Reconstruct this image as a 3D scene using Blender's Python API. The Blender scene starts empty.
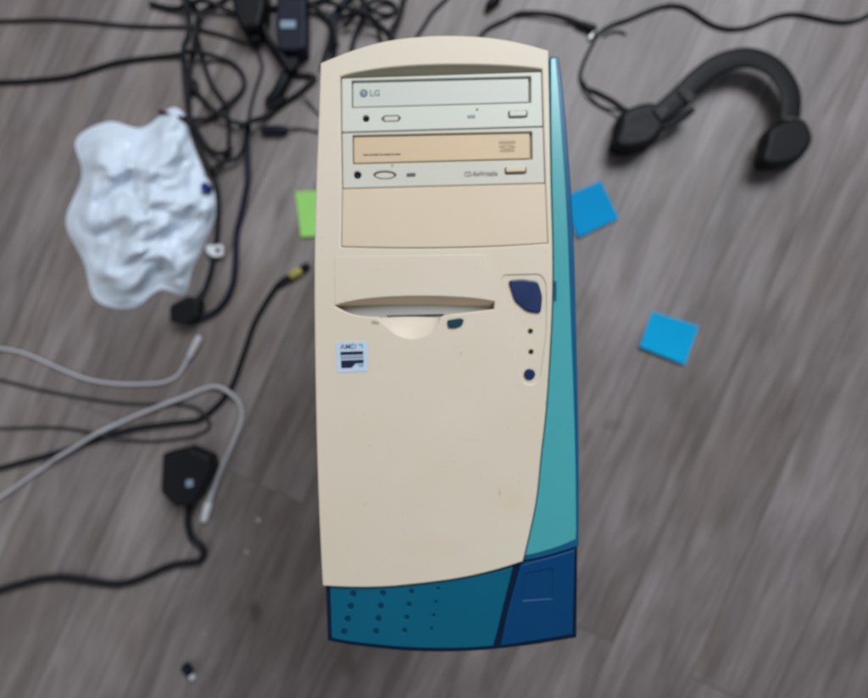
import bpy, bmesh, math, random
from mathutils import Vector, noise
random.seed(7)
SC = bpy.context.scene
COL = SC.collection
R = math.radians

# ---------------------------------------------------------------- camera, world, lamps, exposure
CAM_H = 0.85                       # metres above the floor
ZF = 0.465                         # height of the tower's front face (it lies on its back)
FPX = 534.0                        # focal length in photo pixels (photo 868 x 698)
PCX, PCY = 434.0, 349.0
cd = bpy.data.cameras.new('camera')
cam = bpy.data.objects.new('camera', cd); COL.objects.link(cam)
cam.location = (0, 0, CAM_H); cam.rotation_euler = (0, 0, 0)
cd.sensor_fit = 'HORIZONTAL'; cd.sensor_width = 36.0
cd.lens = 36.0 * FPX / 868.0
cd.clip_start = 0.01; cd.clip_end = 200
cd.dof.use_dof = True; cd.dof.focus_distance = 0.28; cd.dof.aperture_fstop = 4.5
SC.camera = cam

w = bpy.data.worlds.new('World'); SC.world = w; w.use_nodes = True
w.node_tree.nodes['Background'].inputs[0].default_value = (0.80, 0.88, 1.0, 1)
w.node_tree.nodes['Background'].inputs[1].default_value = 0.20

def area(name, loc, target, sx, sy, power, col):
    d = bpy.data.lights.new(name, 'AREA'); d.shape = 'RECTANGLE'; d.size = sx; d.size_y = sy
    d.energy = power; d.color = col
    o = bpy.data.objects.new(name, d); COL.objects.link(o)
    o.location = loc
    o.rotation_euler = (Vector(target) - Vector(loc)).to_track_quat('-Z', 'Y').to_euler()
    return o
area('window_light', (0.75, 1.55, 2.2), (0.0, 0.1, 0.3), 1.3, 1.1, 60, (0.84, 0.92, 1.0))
area('ceiling_bounce', (0.2, 2.1, 3.0), (0.0, 0.0, 0.2), 3.0, 1.6, 36, (1.0, 0.96, 0.90))
area('room_bounce', (-2.6, -1.2, 1.9), (0.0, 0.0, 0.2), 2.0, 1.6, 15, (1.0, 0.95, 0.88))

SC.view_settings.view_transform = 'Standard'; SC.view_settings.look = 'None'
SC.view_settings.exposure = 0.0; SC.view_settings.gamma = 1.0

# ---------------------------------------------------------------- helpers
def K(z): return (CAM_H - z) / FPX
def P(px, py, z=0.0):              # measured photo position -> point at height z
    k = K(z); return Vector(((px - PCX) * k, (PCY - py) * k, z))

def nt(name):
    m = bpy.data.materials.new(name); m.use_nodes = True
    return m, m.node_tree.nodes, m.node_tree.links, m.node_tree.nodes['Principled BSDF']

def plastic(name, col, rough=0.45, var=0.05, col2=None, scale=18, bump=0.02, bscale=900, coat=0.0, spec=0.32, sss=0.0, patch=0.5):
    m, N, L, B = nt(name)
    tc = N.new('ShaderNodeTexCoord')
    n = N.new('ShaderNodeTexNoise'); n.inputs['Scale'].default_value = scale; n.inputs['Detail'].default_value = 5
    L.new(tc.outputs['Object'], n.inputs['Vector'])
    r = N.new('ShaderNodeValToRGB')
    c2 = col2 or tuple(c * (1 - var * 2) for c in col)
    r.color_ramp.elements[0].position = 0.5 - patch * .4; r.color_ramp.elements[1].position = 0.5 + patch * .4
    r.color_ramp.elements[0].color = (*c2, 1); r.color_ramp.elements[1].color = (*col, 1)
    L.new(n.outputs['Fac'], r.inputs['Fac']); L.new(r.outputs['Color'], B.inputs['Base Color'])
    n2 = N.new('ShaderNodeTexNoise'); n2.inputs['Scale'].default_value = scale * 4; n2.inputs['Detail'].default_value = 6
    L.new(tc.outputs['Object'], n2.inputs['Vector'])
    mr = N.new('ShaderNodeMapRange'); mr.inputs['To Min'].default_value = max(.05, rough - .1); mr.inputs['To Max'].default_value = rough + .1
    L.new(n2.outputs['Fac'], mr.inputs['Value']); L.new(mr.outputs['Result'], B.inputs['Roughness'])
    if bump:
        n3 = N.new('ShaderNodeTexNoise'); n3.inputs['Scale'].default_value = bscale
        L.new(tc.outputs['Object'], n3.inputs['Vector'])
        b = N.new('ShaderNodeBump'); b.inputs['Strength'].default_value = bump * 5; b.inputs['Distance'].default_value = 0.0003
        L.new(n3.outputs['Fac'], b.inputs['Height']); L.new(b.outputs['Normal'], B.inputs['Normal'])
    B.inputs['Coat Weight'].default_value = coat; B.inputs['Coat Roughness'].default_value = 0.2
    B.inputs['Specular IOR Level'].default_value = spec
    if sss:
        B.inputs['Subsurface Weight'].default_value = sss
        B.inputs['Subsurface Radius'].default_value = (0.004, 0.006, 0.008); B.inputs['Subsurface Scale'].default_value = 1.0
    return m

M = {}
M['cream'] = plastic('aged_cream_plastic', (0.605, 0.533, 0.428), .42, col2=(0.57, 0.488, 0.378), scale=7)
def scuffs(m, spots, speck=.35):
    """worn marks with a shape of their own: small tan scuffs at given places, sparse dust specks"""
    N, L, B = m.node_tree.nodes, m.node_tree.links, m.node_tree.nodes['Principled BSDF']
    last = B.inputs['Base Color'].links[0].from_socket
    g = N.new('ShaderNodeNewGeometry'); tc = N.new('ShaderNodeTexCoord')
    n = N.new('ShaderNodeTexNoise'); n.inputs['Scale'].default_value = 260; n.inputs['Detail'].default_value = 2; L.new(tc.outputs['Object'], n.inputs['Vector'])
    r = N.new('ShaderNodeMapRange'); r.inputs['From Min'].default_value = .70; r.inputs['From Max'].default_value = .78; r.inputs['To Max'].default_value = speck
    L.new(n.outputs['Fac'], r.inputs['Value'])
    k = N.new('ShaderNodeMix'); k.data_type = 'RGBA'; k.inputs[7].default_value = (.20, .16, .11, 1)
    L.new(r.outputs['Result'], k.inputs['Factor']); L.new(last, k.inputs[6]); last = k.outputs[2]
    n2 = N.new('ShaderNodeTexNoise'); n2.inputs['Scale'].default_value = 90; n2.inputs['Detail'].default_value = 4; L.new(tc.outputs['Object'], n2.inputs['Vector'])
    for (px, py, rx, ry, s, col) in spots:
        c = P(px, py, ZF)
        sb = N.new('ShaderNodeVectorMath'); sb.operation = 'SUBTRACT'; sb.inputs[1].default_value = (c.x, c.y, c.z); L.new(g.outputs['Position'], sb.inputs[0])
        dv = N.new('ShaderNodeVectorMath'); dv.operation = 'DIVIDE'; dv.inputs[1].default_value = (rx, ry, 1); L.new(sb.outputs[0], dv.inputs[0])
        ln = N.new('ShaderNodeVectorMath'); ln.operation = 'LENGTH'; L.new(dv.outputs[0], ln.inputs[0])
        ad = N.new('ShaderNodeMath'); ad.operation = 'ADD'; L.new(ln.outputs['Value'], ad.inputs[0]); L.new(n2.outputs['Fac'], ad.inputs[1])
        mr = N.new('ShaderNodeMapRange'); mr.interpolation_type = 'SMOOTHSTEP'
        mr.inputs['From Min'].default_value = .45; mr.inputs['From Max'].default_value = 1.4; mr.inputs['To Min'].default_value = s; mr.inputs['To Max'].default_value = 0
        L.new(ad.outputs[0], mr.inputs['Value'])
        k = N.new('ShaderNodeMix'); k.data_type = 'RGBA'; k.inputs[7].default_value = (*col, 1)
        L.new(mr.outputs['Result'], k.inputs['Factor']); L.new(last, k.inputs[6]); last = k.outputs[2]
    L.new(last, B.inputs['Base Color'])
scuffs(M['cream'], [(499.5, 493, .0016, .0045, .55, (.30, .22, .14)), (512, 500, .026, .022, .30, (.56, .41, .27)), (430, 545, .05, .012, .12, (.50, .40, .27)), (345, 300, .002, .002, .3, (.3, .25, .18)), (470, 440, .012, .0012, .25, (.42, .36, .27)), (380, 480, .0012, .010, .2, (.42, .36, .27))])
M['cover'] = plastic('yellowed_cream_plastic', (0.605, 0.495, 0.370), .42, col2=(0.57, 0.455, 0.33), scale=8)
M['greyplastic'] = plastic('pale_grey_green_plastic', (0.535, 0.540, 0.475), .4, col2=(0.51, 0.515, 0.445), scale=9)
M['greyplastic2'] = plastic('warm_grey_plastic', (0.53, 0.505, 0.435), .4, col2=(0.50, 0.475, 0.40), scale=9)
M['traygrey'] = plastic('tray_grey_plastic', (0.50, 0.51, 0.455), .38, col2=(0.475, 0.485, 0.43), scale=10)
M['traytan'] = plastic('yellowed_tan_plastic', (0.565, 0.42, 0.265), .42, col2=(0.53, 0.39, 0.25), scale=10)
M['tandark'] = plastic('faded_tan_print', (0.37, 0.27, 0.165), .5)
M['recess'] = plastic('shade_toned_recess_plastic', (0.36, 0.32, 0.25), .6)  # darker tone stands in for shade in the bay gaps
M['floppygrey'] = plastic('floppy_grey_plastic', (0.36, 0.345, 0.32), .5)
M['slot'] = plastic('black_slot', (0.012, 0.012, 0.012), .6)
M['hole'] = plastic('black_hole', (0.004, 0.004, 0.004), .7)
M['navybtn'] = plastic('navy_button_plastic', (0.006, 0.019, 0.085), .35, coat=.2)
M['tealbtn'] = plastic('dark_teal_button_plastic', (0.006, 0.040, 0.065), .35, coat=.2)
M['ink'] = plastic('grey_ink', (0.10, 0.105, 0.115), .6, bump=0)
M['inkmid'] = plastic('mid_grey_ink', (0.20, 0.21, 0.21), .6, bump=0)
M['inkblue'] = plastic('blue_grey_ink', (0.12, 0.15, 0.20), .6, bump=0)
M['inkpale'] = plastic('pale_grey_ink', (0.30, 0.31, 0.30), .6, bump=0)
M['strip'] = plastic('teal_translucent_plastic', (0.058, 0.330, 0.355), .3, col2=(0.050, 0.302, 0.325), scale=6, coat=.6, sss=.15)
M['edgeblue'] = plastic('deep_blue_plastic', (0.006, 0.085, 0.190), .3, coat=.15, spec=.2)
M['base'] = plastic('dark_teal_plastic', (0.002, 0.098, 0.170), .34, col2=(0.002, 0.086, 0.150), scale=8, coat=.1, spec=.16)
M['navy'] = plastic('navy_translucent_plastic', (0.001, 0.046, 0.146), .34, col2=(0.001, 0.039, 0.125), scale=8, coat=.1, spec=.16)
M['rim'] = plastic('dark_navy_rim_plastic', (0.002, 0.012, 0.036), .4, spec=.15)
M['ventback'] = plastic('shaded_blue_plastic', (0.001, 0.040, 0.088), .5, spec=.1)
M['steel'] = plastic('beige_painted_steel', (0.50, 0.46, 0.38), .45, bump=.03)
M['stickerwhite'] = plastic('silvery_white_sticker', (0.50, 0.58, 0.70), .3, bump=0)
M['stickernavy'] = plastic('navy_sticker_print', (0.010, 0.018, 0.045), .35, bump=0)
M['stickergrey'] = plastic('grey_blue_sticker_print', (0.26, 0.30, 0.38), .35, bump=0)
M['stickerteal'] = plastic('teal_sticker_print', (0.16, 0.40, 0.46), .35, bump=0)
M['stickertext'] = plastic('blue_grey_sticker_print', (0.10, 0.13, 0.22), .35, bump=0)
M['black'] = plastic('black_plastic', (0.006, 0.0065, 0.009), .5, bump=.03, spec=.16)
M['rubber'] = plastic('black_cable_rubber', (0.008, 0.0085, 0.011), .55, bump=.02, spec=.2)
M['rubbergrey'] = plastic('dark_grey_cable_rubber', (0.024, 0.023, 0.026), .55, bump=.02, spec=.2)
M['bluerubber'] = plastic('blue_black_cable_rubber', (0.007, 0.010, 0.022), .5, bump=.02, spec=.18)
M['foam'] = plastic('black_foam', (0.011, 0.011, 0.012), .9, bump=.2, bscale=700, spec=.2)
M['whitecable'] = plastic('white_cable_rubber', (0.42, 0.42, 0.45), .45)
M['whiteplastic'] = plastic('white_plastic', (0.62, 0.63, 0.68), .4)
M['yellow'] = plastic('dull_yellow_plastic', (0.34, 0.30, 0.075), .45)
M['metal'] = plastic('nickel_metal', (0.55, 0.55, 0.55), .3, bump=0); M['metal'].node_tree.nodes['Principled BSDF'].inputs['Metallic'].default_value = 1
M['labelglint'] = plastic('pale_blue_label_glint', (0.20, 0.27, 0.36), .4, bump=0)  # shared by a label and a painted glint
M['bag'] = plastic('white_bag_film', (0.62, 0.70, 0.80), .28, col2=(0.58, 0.66, 0.77), scale=20, bump=.05, bscale=160)
M['bagblue'] = plastic('blue_bag_print', (0.01, 0.02, 0.16), .4, bump=0)
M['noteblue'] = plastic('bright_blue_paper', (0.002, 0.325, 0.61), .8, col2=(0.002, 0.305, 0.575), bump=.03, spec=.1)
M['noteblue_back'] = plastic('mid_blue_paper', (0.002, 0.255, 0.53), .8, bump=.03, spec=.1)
M['notegreen'] = plastic('lime_green_paper', (0.26, 0.56, 0.13), .7, col2=(0.24, 0.53, 0.12), bump=.03)
M['crumb'] = plastic('pale_crumb', (0.40, 0.38, 0.36), .8)

# ---- laminate floor
def floor_mat():
    m, N, L, B = nt('grey_oak_laminate')
    tc = N.new('ShaderNodeTexCoord')
    mp = N.new('ShaderNodeMapping'); mp.vector_type = 'POINT'; mp.inputs['Rotation'].default_value = (0, 0, R(-66)); mp.inputs['Location'].default_value = (0.31, 0.045, 0)
    L.new(tc.outputs['Object'], mp.inputs['Vector'])
    br = N.new('ShaderNodeTexBrick'); br.offset = 0.37; br.offset_frequency = 2
    br.inputs['Scale'].default_value = 1.0; br.inputs['Brick Width'].default_value = 1.9; br.inputs['Row Height'].default_value = 0.135
    br.inputs['Mortar Size'].default_value = 0.0011; br.inputs['Mortar Smooth'].default_value = 0.4
    br.inputs['Color1'].default_value = (0, 0, 0, 1); br.inputs['Color2'].default_value = (1, 1, 1, 1); br.inputs['Mortar'].default_value = (.5, .5, .5, 1)
    L.new(mp.outputs['Vector'], br.inputs['Vector'])
    # per plank shift of the grain
    add = N.new('ShaderNodeVectorMath'); add.operation = 'MULTIPLY_ADD'
    add.inputs[1].default_value = (3.0, 7.0, 0); L.new(br.outputs['Color'], add.inputs[0]); L.new(mp.outputs['Vector'], add.inputs[2])
    def stretched(sx, sy, scale, detail, dist):
        q = N.new('ShaderNodeMapping'); q.inputs['Scale'].default_value = (sx, sy, 1)
        L.new(add.outputs[0], q.inputs['Vector'])
        n = N.new('ShaderNodeTexNoise'); n.inputs['Scale'].default_value = scale; n.inputs['Detail'].default_value = detail
        n.inputs['Roughness'].default_value = .6; n.inputs['Distortion'].default_value = dist
        L.new(q.outputs['Vector'], n.inputs['Vector']); return n
    n1 = stretched(1.0, 7.0, 4.5, 6, 0.6)
    n2 = stretched(1.0, 16.0, 11, 5, 0.3)
    n3 = stretched(1.2, 2.2, 3.0, 3, 0.2)
    r1 = N.new('ShaderNodeValToRGB'); e = r1.color_ramp.elements
    e[0].position = .30; e[0].color = (0.112, 0.095, 0.092, 1); e[1].position = .72; e[1].color = (0.246, 0.221, 0.219, 1)
    e2 = e.new(.5); e2.color = (0.174, 0.152, 0.149, 1)
    L.new(n1.outputs['Fac'], r1.inputs['Fac'])
    r2 = N.new('ShaderNodeValToRGB'); e = r2.color_ramp.elements
    e[0].position = .36; e[0].color = (.84, .83, .825, 1); e[1].position = .62; e[1].color = (1.05, 1.05, 1.05, 1)
    L.new(n2.outputs['Fac'], r2.inputs['Fac'])
    mx = N.new('ShaderNodeMix'); mx.data_type = 'RGBA'; mx.blend_type = 'MULTIPLY'; mx.inputs['Factor'].default_value = 0.8
    L.new(r1.outputs['Color'], mx.inputs[6]); L.new(r2.outputs['Color'], mx.inputs[7])
    r3 = N.new('ShaderNodeValToRGB'); e = r3.color_ramp.elements
    e[0].position = .35; e[0].color = (.84, .78, .745, 1); e[1].position = .65; e[1].color = (1.10, 1.09, 1.10, 1)
    L.new(n3.outputs['Fac'], r3.inputs['Fac'])
    mx2 = N.new('ShaderNodeMix'); mx2.data_type = 'RGBA'; mx2.blend_type = 'MULTIPLY'; mx2.inputs['Factor'].default_value = 1.0
    L.new(mx.outputs[2], mx2.inputs[6]); L.new(r3.outputs['Color'], mx2.inputs[7])
    # plank tone
    pr = N.new('ShaderNodeMapRange'); pr.inputs['To Min'].default_value = 0.84; pr.inputs['To Max'].default_value = 1.14
    L.new(br.outputs['Color'], pr.inputs['Value'])
    mx3 = N.new('ShaderNodeMix'); mx3.data_type = 'RGBA'; mx3.blend_type = 'MULTIPLY'; mx3.inputs['Factor'].default_value = 1.0
    L.new(mx2.outputs[2], mx3.inputs[6]); L.new(pr.outputs['Result'], mx3.inputs[7])
    # seams
    mx4 = N.new('ShaderNodeMix'); mx4.data_type = 'RGBA'; mx4.inputs[7].default_value = (0.055, 0.048, 0.046, 1)
    sm = N.new('ShaderNodeMath'); sm.operation = 'MULTIPLY'; sm.inputs[1].default_value = 0.75
    L.new(br.outputs['Fac'], sm.inputs[0]); L.new(sm.outputs[0], mx4.inputs['Factor']); L.new(mx3.outputs[2], mx4.inputs[6])
    # a few knots in the wood
    last = mx4.outputs[2]
    for (px, py, rx, ry, a, s) in ((255, 611, .013, .021, 0, .75), (236, 602, .012, .030, 24, .35), (585, 440, .010, .026, 24, .35), (612, 425, .022, .012, 0, .3), (281, 204, .010, .035, 20, .35), (640, 560, .01, .04, 24, .25), (350, 668, .012, .02, 10, .4)):
        c = P(px, py)
        sb = N.new('ShaderNodeVectorMath'); sb.operation = 'SUBTRACT'; sb.inputs[1].default_value = (c.x, c.y, 0)
        L.new(tc.outputs['Object'], sb.inputs[0])
        q = N.new('ShaderNodeMapping'); q.vector_type = 'POINT'; q.inputs['Rotation'].default_value = (0, 0, R(a))
        L.new(sb.outputs[0], q.inputs['Vector'])
        q2 = N.new('ShaderNodeVectorMath'); q2.operation = 'DIVIDE'; q2.inputs[1].default_value = (rx, ry, 1); L.new(q.outputs['Vector'], q2.inputs[0])
        ln = N.new('ShaderNodeVectorMath'); ln.operation = 'LENGTH'; L.new(q2.outputs[0], ln.inputs[0])
        ad = N.new('ShaderNodeMath'); ad.operation = 'ADD'; L.new(ln.outputs['Value'], ad.inputs[0])
        nn = N.new('ShaderNodeMath'); nn.operation = 'MULTIPLY_ADD'; nn.inputs[1].default_value = 1.2; nn.inputs[2].default_value = -.6
        L.new(n2.outputs['Fac'], nn.inputs[0]); L.new(nn.outputs[0], ad.inputs[1])
        mr = N.new('ShaderNodeMapRange'); mr.interpolation_type = 'SMOOTHSTEP'
        mr.inputs['From Min'].default_value = .35; mr.inputs['From Max'].default_value = 1.15; mr.inputs['To Min'].default_value = s; mr.inputs['To Max'].default_value = 0
        L.new(ad.outputs[0], mr.inputs['Value'])
        k = N.new('ShaderNodeMix'); k.data_type = 'RGBA'; k.inputs[7].default_value = (0.045, 0.036, 0.034, 1)
        L.new(mr.outputs['Result'], k.inputs['Factor']); L.new(last, k.inputs[6]); last = k.outputs[2]
    L.new(last, B.inputs['Base Color'])
    rr = N.new('ShaderNodeMapRange'); rr.inputs['To Min'].default_value = .42; rr.inputs['To Max'].default_value = .6
    L.new(n2.outputs['Fac'], rr.inputs['Value']); L.new(rr.outputs['Result'], B.inputs['Roughness'])
    b = N.new('ShaderNodeBump'); b.inputs['Strength'].default_value = .25; b.inputs['Distance'].default_value = .0006
    sub = N.new('ShaderNodeMath'); sub.operation = 'SUBTRACT'; L.new(n2.outputs['Fac'], sub.inputs[0]); L.new(br.outputs['Fac'], sub.inputs[1])
    L.new(sub.outputs[0], b.inputs['Height']); L.new(b.outputs['Normal'], B.inputs['Normal'])
    return m
M['floor'] = floor_mat()

def tag(o, label=None, cat=None, group=None, kind=None):
    if label: o['label'] = label
    if cat: o['category'] = cat
    if group: o['group'] = group
    if kind: o['kind'] = kind
    return o
def empty(name, loc, label, cat, group=None):
    o = bpy.data.objects.new(name, None); COL.objects.link(o); o.location = loc; o.empty_display_size = .02
    return tag(o, label, cat, group)
def origin(parent):
    v = Vector((0, 0, 0))
    while parent is not None: v += parent.location; parent = parent.parent
    return v
def link_mesh(name, me, mat, parent=None, smooth=True):
    o = bpy.data.objects.new(name, me); COL.objects.link(o)
    me.materials.clear(); me.materials.append(mat)
    if parent is not None:
        o.parent = parent
        me.transform(__import__('mathutils').Matrix.Translation(-origin(parent)))
    for p in me.polygons: p.use_smooth = smooth
    if smooth:
        try: me.set_sharp_from_angle(angle=R(38))
        except Exception: pass
    return o
def link_bm(name, bm, mat, parent=None, smooth=True, top=False):
    bmesh.ops.recalc_face_normals(bm, faces=bm.faces)
    me = bpy.data.meshes.new(name); bm.to_mesh(me); bm.free()
    o = link_mesh(name, me, mat, parent, smooth)
    if top: recentre(o)
    return o
def recentre(o):                                    # put a one-mesh thing's origin at its base
    me = o.data
    xs = [v.co for v in me.vertices]
    c = Vector(((min(v.x for v in xs) + max(v.x for v in xs)) / 2, (min(v.y for v in xs) + max(v.y for v in xs)) / 2, min(v.z for v in xs)))
    me.transform(__import__('mathutils').Matrix.Translation(-c)); o.location = c
    return o

def smooth_loop(pts, n=6, closed=True):             # Catmull-Rom through the points
    out = []; N = len(pts); rng = range(N) if closed else range(N - 1)
    for i in rng:
        if closed: a, b, c, d = pts[i - 1], pts[i], pts[(i + 1) % N], pts[(i + 2) % N]
        else: a, b, c, d = pts[max(i - 1, 0)], pts[i], pts[i + 1], pts[min(i + 2, N - 1)]
        for k in range(n):
            t = k / n; t2 = t * t; t3 = t2 * t
            out.append(tuple(.5 * (2 * b[j] + (c[j] - a[j]) * t + (2 * a[j] - 5 * b[j] + 4 * c[j] - d[j]) * t2 + (3 * b[j] - a[j] - 3 * c[j] + d[j]) * t3) for j in range(len(b))))
    if not closed: out.append(tuple(pts[-1]))
    return out
def rnd(pts, r, n=5):                               # round the corners of a polygon (px)
    out = []; N = len(pts)
    for i in range(N):
        a, b, c = Vector(pts[i - 1]), Vector(pts[i]), Vector(pts[(i + 1) % N])
        u, v = a - b, c - b
        q = min(r, u.length * .45, v.length * .45)
        s, e = b + u.normalized() * q, b + v.normalized() * q
        for k in range(n + 1):
            t = k / n; out.append(tuple(s * (1 - t) ** 2 + b * 2 * t * (1 - t) + e * t * t))
    return out
def circ(x, y, r, n=24, ry=None):
    return [(x + r * math.cos(2 * math.pi * i / n), y + (ry or r) * math.sin(2 * math.pi * i / n)) for i in range(n)]
def rect(x0, y0, x1, y1, s=0.0):                    # s: rise to the right, px per px
    return [(x0, y0), (x1, y0 - s * (x1 - x0)), (x1, y1 - s * (x1 - x0)), (x0, y1)]

def plate_mesh(loops, z0, z1, bev, zref=None, res=2):
    """solid plate with rounded edges from closed outlines (px), first loop outside, others holes"""
    zr = z1 if zref is None else zref
    cu = bpy.data.curves.new('c', 'CURVE'); cu.dimensions = '2D'; cu.fill_mode = 'BOTH'
    for lp in loops:
        s = cu.splines.new('POLY'); s.points.add(len(lp) - 1); s.use_cyclic_u = True
        for i, (x, y) in enumerate(lp):
            p = P(x, y, zr); s.points[i].co = (p.x, p.y, 0, 1)
    cu.extrude = max((z1 - z0) / 2 - bev, 1e-5); cu.bevel_depth = bev; cu.bevel_resolution = res; cu.offset = -bev
    o = bpy.data.objects.new('c', cu); COL.objects.link(o)
    dg = bpy.context.evaluated_depsgraph_get()
    me = bpy.data.meshes.new_from_object(o.evaluated_get(dg))
    bpy.data.objects.remove(o); bpy.data.curves.remove(cu)
    me.transform(__import__('mathutils').Matrix.Translation((0, 0, (z0 + z1) / 2)))
    return me
def plate(name, loops, z0, z1, bev, mat, parent=None, zref=None, res=2):
    me = plate_mesh(loops, z0, z1, bev, zref, res); me.name = name
    o = link_mesh(name, me, mat, parent)
    if parent is None: recentre(o)
    return o
def join_plates(name, specs, mat, parent=None, zref=None):   # several plates as one mesh
    bm = bmesh.new()
    for (loops, z0, z1, bev) in specs:
        me = plate_mesh(loops, z0, z1, bev, zref); bm.from_mesh(me); bpy.data.meshes.remove(me)
    me = bpy.data.meshes.new(name); bm.to_mesh(me); bm.free()
    return link_mesh(name, me, mat, parent)
def ramp(name, a, b, za, zb, mat, parent, steps=8, ease=1.0, zref=None):   # surface from line a (px) at za to line b (px) at zb
    bm = bmesh.new(); rows = []
    zr = ZF if zref is None else zref
    for s in range(steps + 1):
        t = s / steps; row = []
        for p, q in zip(a, b):
            x = p[0] * (1 - t) + q[0] * t; y = p[1] * (1 - t) + q[1] * t
            v = P(x, y, zr); v.z = za + (zb - za) * (1 - (1 - t) ** ease)
            row.append(bm.verts.new(v))
        rows.append(row)
    for s in range(steps):
        for i in range(len(a) - 1):
            bm.faces.new((rows[s][i], rows[s][i + 1], rows[s + 1][i + 1], rows[s + 1][i]))
    bmesh.ops.recalc_face_normals(bm, faces=bm.faces)
    if sum(f.normal.z for f in bm.faces) < 0: bmesh.ops.reverse_faces(bm, faces=bm.faces)
    me = bpy.data.meshes.new(name); bm.to_mesh(me); bm.free()
    return link_mesh(name, me, mat, parent)
def text_mesh(s, px, py, h, z, ang=0.0, bold=0.0, sx=1.0, zref=None):   # h: cap height in px
    k = K(ZF if zref is None else zref)
    cu = bpy.data.curves.new('t', 'FONT'); cu.body = s; cu.size = h * k / 0.70; cu.extrude = 0.00003; cu.offset = bold * k
    cu.resolution_u = 3
    o = bpy.data.objects.new('t', cu); COL.objects.link(o)
    dg = bpy.context.evaluated_depsgraph_get()
    me = bpy.data.meshes.new_from_object(o.evaluated_get(dg))
    bpy.data.objects.remove(o); bpy.data.curves.remove(cu)
    from mathutils import Matrix
    c = P(px, py, ZF if zref is None else zref); c.z = z
    me.transform(Matrix.Translation(c) @ Matrix.Rotation(R(ang), 4, 'Z') @ Matrix.Diagonal((sx, 1, 1, 1)))
    return me

def tube_bm(bm, path, rad, seg=10, cap=True):       # path: Vectors, rad: number or list
    n = len(path); rings = []; prev = None
    rads = rad if isinstance(rad, (list, tuple)) else [rad] * n
    for i in range(n):
        t = (path[min(i + 1, n - 1)] - path[max(i - 1, 0)])
        if t.length < 1e-9: t = Vector((1, 0, 0))
        t.normalize()
        up = Vector((0, 0, 1)) if abs(t.z) < .95 else Vector((1, 0, 0))
        s = t.cross(up).normalized(); u = s.cross(t).normalized()
        rings.append([bm.verts.new(path[i] + (s * math.cos(2 * math.pi * k / seg) + u * math.sin(2 * math.pi * k / seg)) * rads[i]) for k in range(seg)])
    for i in range(n - 1):
        for k in range(seg):
            bm.faces.new((rings[i][k], rings[i][(k + 1) % seg], rings[i + 1][(k + 1) % seg], rings[i + 1][k]))
    if cap:
        bm.faces.new(rings[0]); bm.faces.new(rings[-1][::-1])

# cables lie on the floor and ride over the ones laid before them
LAID = []
def lay(px_pts, r, zs=None, ze=None, minz=None):
    pts = smooth_loop([(p[0], p[1]) for p in px_pts], 8, closed=False)
    path = [P(x, y, r) for x, y in pts]
    # resample evenly
    out = [path[0]]; step = 0.004
    for p in path[1:]:
        while (p - out[-1]).length > step: out.append(out[-1] + (p - out[-1]).normalized() * step)
    # small wander so that nothing is a perfect spline
    sd = random.random() * 50
    for i, p in enumerate(out):
        p.x += .0007 * noise.noise((i * .12, sd, 0)); p.y += .0007 * noise.noise((i * .12, sd, 9))
    z = []
    for p in out:
        h = r
        for (q, qr) in LAID:
            d2 = (q.x - p.x) ** 2 + (q.y - p.y) ** 2
            if d2 < (r + qr + .001) ** 2: h = max(h, q.z + qr + r)
        z.append(h)
    n = len(z); zz = list(z)
    for it in range(30):                             # ease up to and down from every crossing
        zz = [max(z[i], (zz[max(i - 1, 0)] + zz[i] + zz[min(i + 1, n - 1)]) / 3) for i in range(n)]
    for i in range(n):
        if zs is not None: t = min(1, i / 8); t = t * t * (3 - 2 * t); zz[i] = zs * (1 - t) + zz[i] * t
        if ze is not None: t = min(1, (n - 1 - i) / 8); t = t * t * (3 - 2 * t); zz[i] = ze * (1 - t) + zz[i] * t
        out[i].z = zz[i]
    for p in out: LAID.append((p.copy(), r))
    return out
def cable_bm(px_pts, r, **kw):
    bm = bmesh.new(); tube_bm(bm, lay(px_pts, r, **kw), r); return bm

# ---------------------------------------------------------------- the setting
bm = bmesh.new(); bmesh.ops.create_grid(bm, x_segments=8, y_segments=8, size=4.0)
fl = link_bm('floor', bm, M['floor'], None, smooth=False); tag(fl, kind='structure')
for p in fl.data.polygons:
    pass

# ---------------------------------------------------------------- the computer tower
cx, cy = P(447, 346, ZF).x, P(447, 346, ZF).y
T = empty('computer_tower', (cx, cy, 0), 'old cream computer tower with teal trim lying on its back on the floor', 'computer tower')

LEFT = [(320.5, 63), (318.5, 120), (315.5, 200), (314.3, 280), (315, 360), (316.8, 450), (319.5, 525), (322.5, 586)]
TOP = [(548.5, 50.5), (529, 45), (505, 39.8), (480, 36.8), (450, 35.6), (423, 36.5), (387, 40.8), (353.5, 50), (320.5, 63)]
INNER = [(523, 561.5), (535.5, 505), (541, 455), (546, 410), (550, 350), (552.3, 300), (552.6, 250), (551, 190), (549.8, 120), (548.5, 50.5)]
BOT = [(322.5, 586), (352, 587.3), (380, 587), (407, 585), (455, 579), (494, 570.5), (523, 561.5)]
def op(p, n=5): return smooth_loop(p, n, closed=False)
outline = op(LEFT)[:-1] + op(BOT)[:-1] + op(INNER)[:-1] + op(TOP)[:-1]

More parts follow.
